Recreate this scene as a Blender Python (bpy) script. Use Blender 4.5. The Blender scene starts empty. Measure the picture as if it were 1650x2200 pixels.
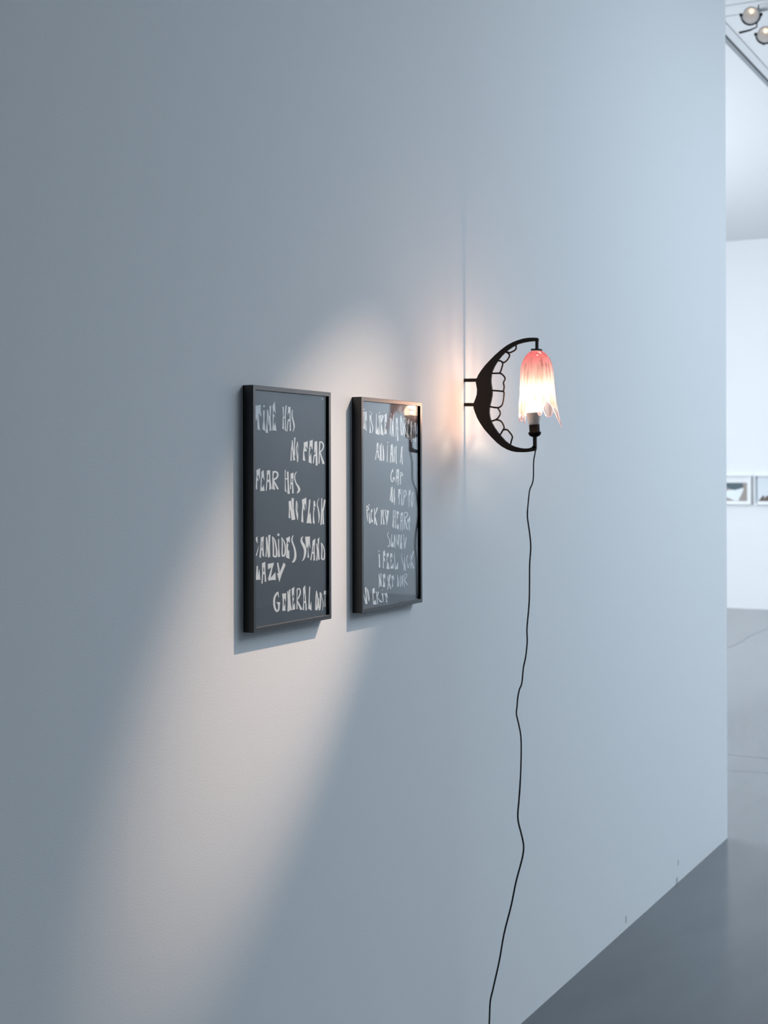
import bpy, bmesh, math, random
from mathutils import Vector, Matrix
random.seed(7)
C = bpy.context.scene.collection
sc = bpy.context.scene

# ------------------------------------------------------------------ camera
# World frame: X runs along the partition wall, the wall's face is Y = 0, the room is Y < 0.
THETA = 0.4852
F_PX = 3061.4
cam_d = bpy.data.cameras.new('camera')
cam = bpy.data.objects.new('camera', cam_d); C.objects.link(cam)
cam.matrix_world = (Matrix.Translation((0, -1.5819, 1.6)) @ Matrix.Rotation(THETA - math.pi / 2, 4, 'Z')
                    @ Matrix.Rotation(math.pi / 2, 4, 'X') @ Matrix.Rotation(-0.0027, 4, 'Z'))
cam_d.sensor_fit = 'VERTICAL'; cam_d.sensor_height = 36.0; cam_d.sensor_width = 27.0
cam_d.lens = F_PX / 2200 * 36.0
cam_d.shift_y = -83.5 / 2200
cam_d.clip_end = 100
cam_d.dof.use_dof = True; cam_d.dof.focus_distance = 3.2; cam_d.dof.aperture_fstop = 6.5
sc.camera = cam

# ------------------------------------------------------------------ world, exposure, room lights
sc.view_settings.view_transform = 'Standard'; sc.view_settings.look = 'None'
sc.view_settings.exposure = 0.0; sc.view_settings.gamma = 1.0
sc.view_settings.use_curve_mapping = False
w = bpy.data.worlds.new('world'); sc.world = w; w.use_nodes = True
w.node_tree.nodes['Background'].inputs[0].default_value = (0.55, 0.7, 0.9, 1)
w.node_tree.nodes['Background'].inputs[1].default_value = 0.3

def area(name, loc, direction, sx, sy, power, col, spread=180):
    d = bpy.data.lights.new(name, 'AREA'); d.shape = 'RECTANGLE'; d.size = sx; d.size_y = sy
    d.energy = power; d.color = col; d.spread = math.radians(spread)
    o = bpy.data.objects.new(name, d); C.objects.link(o); o.location = loc
    o.rotation_euler = Vector(direction).to_track_quat('-Z', 'Y').to_euler()
    return o
COOL = (0.73, 0.87, 1.0)
# unseen area lights added as cool fill for partition, end wall and far gallery
area('partition_fill', (5.9, -3.6, 4.28), (0, 0, -1), 3.0, 3.4, 212, COOL)
area('end_wall_fill', (14.8, -5.6, 4.28), (0, 0, -1), 2.6, 2.8, 620, COOL)
area('far_gallery_fill', (9.8, 5.9, 2.2), (0, -1, 0), 6.0, 3.6, 790, (0.86, 0.93, 1.0))
def spot(name, loc, target, power, col, angle, blend, radius):
    d = bpy.data.lights.new(name, 'SPOT'); d.energy = power; d.color = col
    d.spot_size = math.radians(angle); d.spot_blend = blend; d.shadow_soft_size = radius
    o = bpy.data.objects.new(name, d); C.objects.link(o); o.location = loc
    o.rotation_euler = (Vector(target) - Vector(loc)).to_track_quat('-Z', 'Y').to_euler()
    return o
spot('track_spot_beam', (4.85, -1.72, 4.20), (2.595, 0, 1.36), 800, (1.0, 0.75, 0.58), 11.8, 1.0, 0.012)

# ------------------------------------------------------------------ materials
def mat(name, base=(0.8, 0.8, 0.8), rough=0.6, metal=0.0, spec=0.5, noise=None, bump=None, stretch=(1, 1, 1)):
    m = bpy.data.materials.new(name); m.use_nodes = True
    nt = m.node_tree; b = nt.nodes['Principled BSDF']
    b.inputs['Base Color'].default_value = (*base, 1); b.inputs['Roughness'].default_value = rough
    b.inputs['Metallic'].default_value = metal; b.inputs['Specular IOR Level'].default_value = spec
    tc = nt.nodes.new('ShaderNodeTexCoord'); mp = nt.nodes.new('ShaderNodeMapping')
    nt.links.new(tc.outputs['Object'], mp.inputs['Vector']); mp.inputs['Scale'].default_value = stretch
    if noise:                                   # (scale, amount): mottling of the thing's own colour
        n = nt.nodes.new('ShaderNodeTexNoise'); n.inputs['Scale'].default_value = noise[0]; n.inputs['Detail'].default_value = 6
        nt.links.new(mp.outputs[0], n.inputs['Vector'])
        r = nt.nodes.new('ShaderNodeValToRGB'); a = noise[1]
        r.color_ramp.elements[0].position = 0.3; r.color_ramp.elements[1].position = 0.7
        r.color_ramp.elements[0].color = (*[c * (1 - a) for c in base], 1)
        r.color_ramp.elements[1].color = (*[min(1, c * (1 + a)) for c in base], 1)
        nt.links.new(n.outputs['Fac'], r.inputs[0]); nt.links.new(r.outputs[0], b.inputs['Base Color'])
    if bump:                                    # (scale, strength, distance)
        n2 = nt.nodes.new('ShaderNodeTexNoise'); n2.inputs['Scale'].default_value = bump[0]; n2.inputs['Detail'].default_value = 3
        nt.links.new(mp.outputs[0], n2.inputs['Vector'])
        bp = nt.nodes.new('ShaderNodeBump'); bp.inputs['Strength'].default_value = bump[1]; bp.inputs['Distance'].default_value = bump[2]
        nt.links.new(n2.outputs['Fac'], bp.inputs['Height']); nt.links.new(bp.outputs[0], b.inputs['Normal'])
    return m
M = {}
M['wall'] = mat('wall_paint', (0.80, 0.81, 0.82), 0.75, spec=0.2, bump=(260, 0.16, 0.0015))
M['ceiling'] = mat('ceiling_paint', (0.80, 0.81, 0.82), 0.8, spec=0.2)
M['grey_wall'] = mat('grey_paint', (0.22, 0.23, 0.24), 0.7)  # dark tone picked to cut bounce off the unseen walls
M['floor'] = mat('polished_concrete', (0.122, 0.132, 0.143), 0.16, spec=0.28, noise=(2.2, 0.10), bump=(30, 0.012, 0.002), stretch=(0.5, 1.6, 1))
M['trim'] = mat('trim_paint', (0.72, 0.74, 0.76), 0.6)
M['joint'] = mat('joint_grey', (0.55, 0.57, 0.59), 0.7)
M['slot'] = mat('dark_slot', (0.05, 0.055, 0.06), 0.6)
M['grey'] = mat('grey_aluminium', (0.36, 0.38, 0.40), 0.5, 0.3)
M['frame'] = mat('black_aluminium', (0.003, 0.003, 0.0035), 0.36, 0.0, 0.65)
M['sheet'] = mat('dark_print', (0.040, 0.047, 0.060), 0.6, spec=0.1, noise=(14, 0.12))
M['letter'] = mat('pale_paper', (0.86, 0.87, 0.88), 0.8, spec=0.1)
M['board'] = mat('backing', (0.03, 0.03, 0.03), 0.8)
M['iron'] = mat('black_iron', (0.013, 0.010, 0.009), 0.62, 0.0, 0.3, bump=(400, 0.1, 0.0005))
M['plastic'] = mat('black_plastic', (0.006, 0.005, 0.005), 0.6, 0.0, 0.05)
M['cord'] = mat('black_cable', (0.010, 0.010, 0.011), 0.5)
M['cone'] = mat('white_ceramic', (0.80, 0.78, 0.75), 0.45)
M['whiteframe'] = mat('white_frame', (0.78, 0.79, 0.80), 0.5)
M['photo_sky'] = mat('photo_pale', (0.66, 0.70, 0.73), 0.6)
M['photo_brown'] = mat('photo_brown', (0.33, 0.29, 0.26), 0.6)
M['photo_teal'] = mat('photo_slate', (0.07, 0.11, 0.13), 0.6)
M['photo_white'] = mat('photo_white', (0.78, 0.82, 0.84), 0.6)
M['photo_dark'] = mat('photo_dark', (0.12, 0.09, 0.075), 0.6)
M['lampblack'] = mat('spotlight_black', (0.012, 0.012, 0.013), 0.45)
M['lampgrey'] = mat('spotlight_grey', (0.42, 0.45, 0.48), 0.5)
M['reflector'] = mat('reflector_silver', (0.92, 0.91, 0.91), 0.5, 0.0)
M['scuff'] = mat('scuff_grey', (0.48, 0.49, 0.50), 0.8)

def glass_mat():                                # picture glazing: clear, mirrors by Fresnel, never bends the view
    m = bpy.data.materials.new('picture_glass'); m.use_nodes = True; nt = m.node_tree; nt.nodes.clear()
    out = nt.nodes.new('ShaderNodeOutputMaterial'); mix = nt.nodes.new('ShaderNodeMixShader')
    tr = nt.nodes.new('ShaderNodeBsdfTransparent'); gl = nt.nodes.new('ShaderNodeBsdfGlossy')
    tr.inputs[0].default_value = (0.97, 0.98, 0.98, 1); gl.inputs['Roughness'].default_value = 0.0
    geo = nt.nodes.new('ShaderNodeNewGeometry'); mr = nt.nodes.new('ShaderNodeMapRange')
    mr.inputs['To Min'].default_value = 1.5; mr.inputs['To Max'].default_value = 1 / 1.5
    fr = nt.nodes.new('ShaderNodeFresnel')
    nt.links.new(geo.outputs['Backfacing'], mr.inputs['Value']); nt.links.new(mr.outputs[0], fr.inputs['IOR'])
    nt.links.new(fr.outputs[0], mix.inputs[0]); nt.links.new(tr.outputs[0], mix.inputs[1]); nt.links.new(gl.outputs[0], mix.inputs[2])
    nt.links.new(mix.outputs[0], out.inputs[0]); return m
M['glass'] = glass_mat()

def emis(name, col, strength):
    m = bpy.data.materials.new(name); m.use_nodes = True; nt = m.node_tree; nt.nodes.clear()
    out = nt.nodes.new('ShaderNodeOutputMaterial'); e = nt.nodes.new('ShaderNodeEmission')
    e.inputs[0].default_value = (*col, 1); e.inputs[1].default_value = strength
    nt.links.new(e.outputs[0], out.inputs[0]); return m
M['capsule'] = emis('halogen_capsule', (1.0, 0.82, 0.62), 1.6)
def bulb_mat():                                 # frosted envelope: glows, and lets the lamp inside shine through
    m = bpy.data.materials.new('lit_bulb'); m.use_nodes = True; nt = m.node_tree; nt.nodes.clear()
    out = nt.nodes.new('ShaderNodeOutputMaterial'); mix = nt.nodes.new('ShaderNodeMixShader')
    tr = nt.nodes.new('ShaderNodeBsdfTransparent'); e = nt.nodes.new('ShaderNodeEmission')
    e.inputs[0].default_value = (1.0, 0.86, 0.68, 1); e.inputs[1].default_value = 12.0
    mix.inputs[0].default_value = 0.5
    nt.links.new(tr.outputs[0], mix.inputs[1]); nt.links.new(e.outputs[0], mix.inputs[2]); nt.links.new(mix.outputs[0], out.inputs[0])
    return m
M['bulb'] = bulb_mat()
def shade_mat():                                # hand-blown glass: pink crown, clear milky skirt, vertical streaks
    m = bpy.data.materials.new('pink_blown_glass'); m.use_nodes = True; nt = m.node_tree; nt.nodes.clear()
    N = nt.nodes.new; L = nt.links.new
    tc = N('ShaderNodeTexCoord'); mp = N('ShaderNodeMapping'); mp.inputs['Scale'].default_value = (130, 130, 6)
    L(tc.outputs['Object'], mp.inputs['Vector'])
    n = N('ShaderNodeTexNoise'); n.inputs['Scale'].default_value = 1.0; n.inputs['Detail'].default_value = 5; L(mp.outputs[0], n.inputs['Vector'])
    sep = N('ShaderNodeSeparateXYZ'); L(tc.outputs['Object'], sep.inputs[0])
    mr = N('ShaderNodeMapRange'); mr.inputs['From Min'].default_value = -0.012; mr.inputs['From Max'].default_value = 0.112; L(sep.outputs['Z'], mr.inputs['Value'])
    mz = N('ShaderNodeMapRange'); mz.inputs['From Min'].default_value = -0.09; mz.inputs['From Max'].default_value = 0.12; L(sep.outputs['Z'], mz.inputs['Value'])
    ad = N('ShaderNodeMath'); ad.operation = 'MULTIPLY_ADD'; L(n.outputs['Fac'], ad.inputs[0]); ad.inputs[1].default_value = 0.7
    sb = N('ShaderNodeMath'); sb.operation = 'SUBTRACT'; L(mr.outputs[0], sb.inputs[0]); sb.inputs[1].default_value = 0.35; L(sb.outputs[0], ad.inputs[2])
    r = N('ShaderNodeValToRGB'); L(ad.outputs[0], r.inputs[0])
    e = r.color_ramp.elements; e[0].position = 0.25; e[0].color = (1.0, 0.87, 0.81, 1); e[1].position = 0.95; e[1].color = (0.97, 0.31, 0.37, 1)
    x = e.new(0.60); x.color = (1.0, 0.72, 0.70, 1)
    # thickness streaks of the glass
    r2 = N('ShaderNodeValToRGB'); L(n.outputs['Fac'], r2.inputs[0])
    r2.color_ramp.elements[0].position = 0.40; r2.color_ramp.elements[0].color = (0.58, 0.47, 0.46, 1)
    r2.color_ramp.elements[1].position = 0.62; r2.color_ramp.elements[1].color = (1, 1, 1, 1)
    mu = N('ShaderNodeMix'); mu.data_type = 'RGBA'; mu.blend_type = 'MULTIPLY'; mu.inputs[0].default_value = 1.0
    L(r.outputs[0], mu.inputs[6]); L(r2.outputs[0], mu.inputs[7])
    tr = N('ShaderNodeBsdfTransparent'); L(mu.outputs[2], tr.inputs[0])
    tl = N('ShaderNodeBsdfTranslucent'); L(r.outputs[0], tl.inputs[0])
    df = N('ShaderNodeBsdfDiffuse'); L(r.outputs[0], df.inputs[0])
    gl = N('ShaderNodeBsdfGlossy'); gl.inputs['Roughness'].default_value = 0.08
    m1 = N('ShaderNodeMixShader'); m1.inputs[0].default_value = 0.30; L(tl.outputs[0], m1.inputs[1]); L(df.outputs[0], m1.inputs[2])
    zr = N('ShaderNodeValToRGB'); L(mz.outputs[0], zr.inputs[0]); q = zr.color_ramp.elements
    q[0].position = 0.30; q[0].color = (0.05,) * 3 + (1,); q[1].position = 0.95; q[1].color = (0.22,) * 3 + (1,)
    for pos, v in ((0.40, 0.11), (0.50, 0.27), (0.70, 0.26)): k = q.new(pos); k.color = (v, v, v, 1)
    m2 = N('ShaderNodeMixShader'); zn = N('ShaderNodeMapRange'); zn.inputs['From Min'].default_value = 0.3; zn.inputs['From Max'].default_value = 0.7; zn.inputs['To Min'].default_value = 0.5; zn.inputs['To Max'].default_value = 1.4
    L(n.outputs['Fac'], zn.inputs['Value']); zm = N('ShaderNodeMath'); zm.operation = 'MULTIPLY'; L(zr.outputs[0], zm.inputs[0]); L(zn.outputs[0], zm.inputs[1]); L(zm.outputs[0], m2.inputs[0]); L(tr.outputs[0], m2.inputs[1]); L(m1.outputs[0], m2.inputs[2])
    lw = N('ShaderNodeLayerWeight'); lw.inputs[0].default_value = 0.25
    m3 = N('ShaderNodeMixShader'); L(lw.outputs['Fresnel'], m3.inputs[0]); L(m2.outputs[0], m3.inputs[1]); L(gl.outputs[0], m3.inputs[2])
    mf = N('ShaderNodeMath'); mf.operation = 'MULTIPLY'; L(lw.outputs['Fresnel'], mf.inputs[0]); mf.inputs[1].default_value = 0.5; L(mf.outputs[0], m3.inputs[0])
    out = N('ShaderNodeOutputMaterial'); L(m3.outputs[0], out.inputs[0]); return m
M['shade'] = shade_mat()
def rim_mat():                                  # glass bead added along the torn edge to give its bright rim light
    m = bpy.data.materials.new('rim_glass'); m.use_nodes = True; nt = m.node_tree; nt.nodes.clear()
    N = nt.nodes.new; L = nt.links.new
    tr = N('ShaderNodeBsdfTransparent'); tr.inputs[0].default_value = (1.0, 0.80, 0.84, 1)
    tl = N('ShaderNodeBsdfTranslucent'); tl.inputs[0].default_value = (1.0, 0.78, 0.82, 1)
    gl = N('ShaderNodeBsdfGlossy'); gl.inputs['Roughness'].default_value = 0.1
    a = N('ShaderNodeMixShader'); a.inputs[0].default_value = 0.45; L(tr.outputs[0], a.inputs[1]); L(tl.outputs[0], a.inputs[2])
    b = N('ShaderNodeMixShader'); b.inputs[0].default_value = 0.12; L(a.outputs[0], b.inputs[1]); L(gl.outputs[0], b.inputs[2])
    o = N('ShaderNodeOutputMaterial'); L(b.outputs[0], o.inputs[0]); return m
M['rim'] = rim_mat()

# ------------------------------------------------------------------ mesh helpers
def link(name, me, m, parent=None, loc=None, label=None, smooth=False):
    o = bpy.data.objects.new(name, me); C.objects.link(o)
    if m: me.materials.append(m)
    if parent: o.parent = parent
    if loc: o.location = loc
    if label: o['label'] = label
    if smooth:
        for p in me.polygons: p.use_smooth = True
    return o
def obj(name, bm, m, parent=None, **k):
    bmesh.ops.recalc_face_normals(bm, faces=bm.faces)
    me = bpy.data.meshes.new(name); bm.to_mesh(me); bm.free(); return link(name, me, m, parent, **k)
def box(bm, x0, x1, y0, y1, z0, z1):
    v = [bm.verts.new((x, y, z)) for x in (x0, x1) for y in (y0, y1) for z in (z0, z1)]
    for f in ((0, 1, 3, 2), (4, 6, 7, 5), (0, 4, 5, 1), (2, 3, 7, 6), (0, 2, 6, 4), (1, 5, 7, 3)): bm.faces.new([v[i] for i in f])
    return v
def boxobj(name, b, m, parent=None, bevel=0, **k):
    bm = bmesh.new(); box(bm, *b)
    if bevel: bmesh.ops.bevel(bm, geom=bm.edges[:], offset=bevel, segments=2, affect='EDGES')
    return obj(name, bm, m, parent, **k)
def tube(bm, pts, rad, seg=8, cap=True):
    pts = [Vector(p) for p in pts]; n = len(pts); rings = []
    rad = rad if isinstance(rad, list) else [rad] * n
    up = Vector((1, 0, 0)) if abs((pts[1] - pts[0]).normalized().x) < 0.9 else Vector((0, 0, 1))
    for i, p in enumerate(pts):
        t = (pts[min(i + 1, n - 1)] - pts[max(i - 1, 0)]).normalized()
        a = t.cross(up).normalized(); b = t.cross(a); up = -b if False else up
        rings.append([bm.verts.new(p + rad[i] * (math.cos(2 * math.pi * k / seg) * a + math.sin(2 * math.pi * k / seg) * b)) for k in range(seg)])
    for i in range(n - 1):
        for k in range(seg): bm.faces.new((rings[i][k], rings[i][(k + 1) % seg], rings[i + 1][(k + 1) % seg], rings[i + 1][k]))
    if cap: bm.faces.new(rings[0][::-1]); bm.faces.new(rings[-1])
def lathe(bm, prof, seg=32, tilt=None):                      # prof = [(r, z)], optional matrix
    rings = []
    for r, z in prof:
        rings.append([bm.verts.new((r * math.cos(2 * math.pi * k / seg), r * math.sin(2 * math.pi * k / seg), z)) for k in range(seg)])
    for i in range(len(prof) - 1):
        for k in range(seg): bm.faces.new((rings[i][k], rings[i][(k + 1) % seg], rings[i + 1][(k + 1) % seg], rings[i + 1][k]))
    bm.faces.new(rings[0][::-1]); bm.faces.new(rings[-1])
    if tilt: bmesh.ops.transform(bm, matrix=tilt, verts=bm.verts)
def smooth_path(p, sub=3):
    out = []
    for i in range(len(p) - 1):
        a, b, c, d = [Vector(p[max(0, min(len(p) - 1, j))]) for j in (i - 1, i, i + 1, i + 2)]
        for s in range(sub):
            t = s / sub
            out.append(0.5 * (2 * b + (c - a) * t + (2 * a - 5 * b + 4 * c - d) * t * t + (-a + 3 * b - 3 * c + d) * t ** 3))
    out.append(Vector(p[-1])); return out
def thing(name, label, cat, loc=(0, 0, 0), group=None):
    o = bpy.data.objects.new(name, None); C.objects.link(o); o.location = loc; o.empty_display_size = 0.1
    o['label'] = label; o['category'] = cat
    if group: o['group'] = group
    return o
def struct(o, label=None):
    o['kind'] = 'structure'
    if label: o['label'] = label
    return o

# ------------------------------------------------------------------ the room
H = 4.32
END = 6.2134
wl = struct(boxobj('wall_left', (-3.0, END, 0, 0.30, 0, H), M['wall']), 'long white partition wall carrying the framed texts and lamp')
fl = struct(boxobj('floor', (-3.0, 16.75, -7.7, 6.0, -0.1, 0), M['floor']), 'smooth grey polished concrete floor')
struct(boxobj('wall_back', (16.75, 16.95, -7.7, 6.0, 0, H), M['wall']), 'bright white end wall far behind the partition')
struct(boxobj('wall_right', (-3.0, 16.75, -7.9, -7.7, 0, H), M['grey_wall']))
struct(boxobj('wall_front', (-3.2, -3.0, -7.7, 6.0, 0, H), M['grey_wall']))
struct(boxobj('wall_side', (-3.0, 16.75, 6.0, 6.2, 0, H), M['wall']))
ce = struct(boxobj('ceiling', (-3.0, 16.75, -7.7, 6.0, H, H + 0.15), M['ceiling']), 'white gallery ceiling with a lighting rail')
# ceiling rail running parallel to the partition, with dark slot and grey lower edge
tr = struct(boxobj('trim_1', (6.8, 16.75, 0.605, 0.700, H - 0.0025, H), M['trim']), 'long white lighting rail under the ceiling')
boxobj('rail_slot', (6.8, 16.75, 0.664, 0.672, H - 0.0040, H - 0.001), M['slot'], tr, label='dark slot of the rail')
boxobj('rail_edge', (6.8, 16.75, 0.674, 0.704, H - 0.006, H - 0.001), M['grey'], tr, label='grey metal edge of the rail')
# joints between the ceiling boards, running across
for i, x in enumerate((8.28, 8.47, 10.9, 13.3)):
    boxobj('ceiling_joint', (x, x + 0.012, -3.0, 0.60, H - 0.002, H + 0.01), M['joint'], ce)
# scuffs at the foot of the partition and hairline joints in the floor
for x, z, a, b in ((4.809, 0.034, 0.005, 0.012), (5.453, 0.076, 0.005, 0.010), (5.434, 0.012, 0.012, 0.011)):
    boxobj('scuff', (x - a, x + a, -0.0008, 0.001, z - b, z + b), M['scuff'], wl, bevel=0.0003)
def crack(pts, wdt):
    bm = bmesh.new(); tube(bm, smooth_path([(x, y, -wdt * 0.8) for x, y in pts]), wdt, 6); obj('floor_crack', bm, M['slot'], fl)
crack([(8.10, 1.2), (8.06, 0.55), (8.04, 0.24), (8.10, -0.6), (8.08, -1.6)], 0.004)
crack([(7.60, 1.1), (7.62, 0.34), (7.64, 0.15), (7.60, -0.8)], 0.003)
crack([(11.6, 1.75), (13.2, 1.70), (14.0, 1.75), (14.75, 1.75), (16.5, 1.85)], 0.006)

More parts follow.
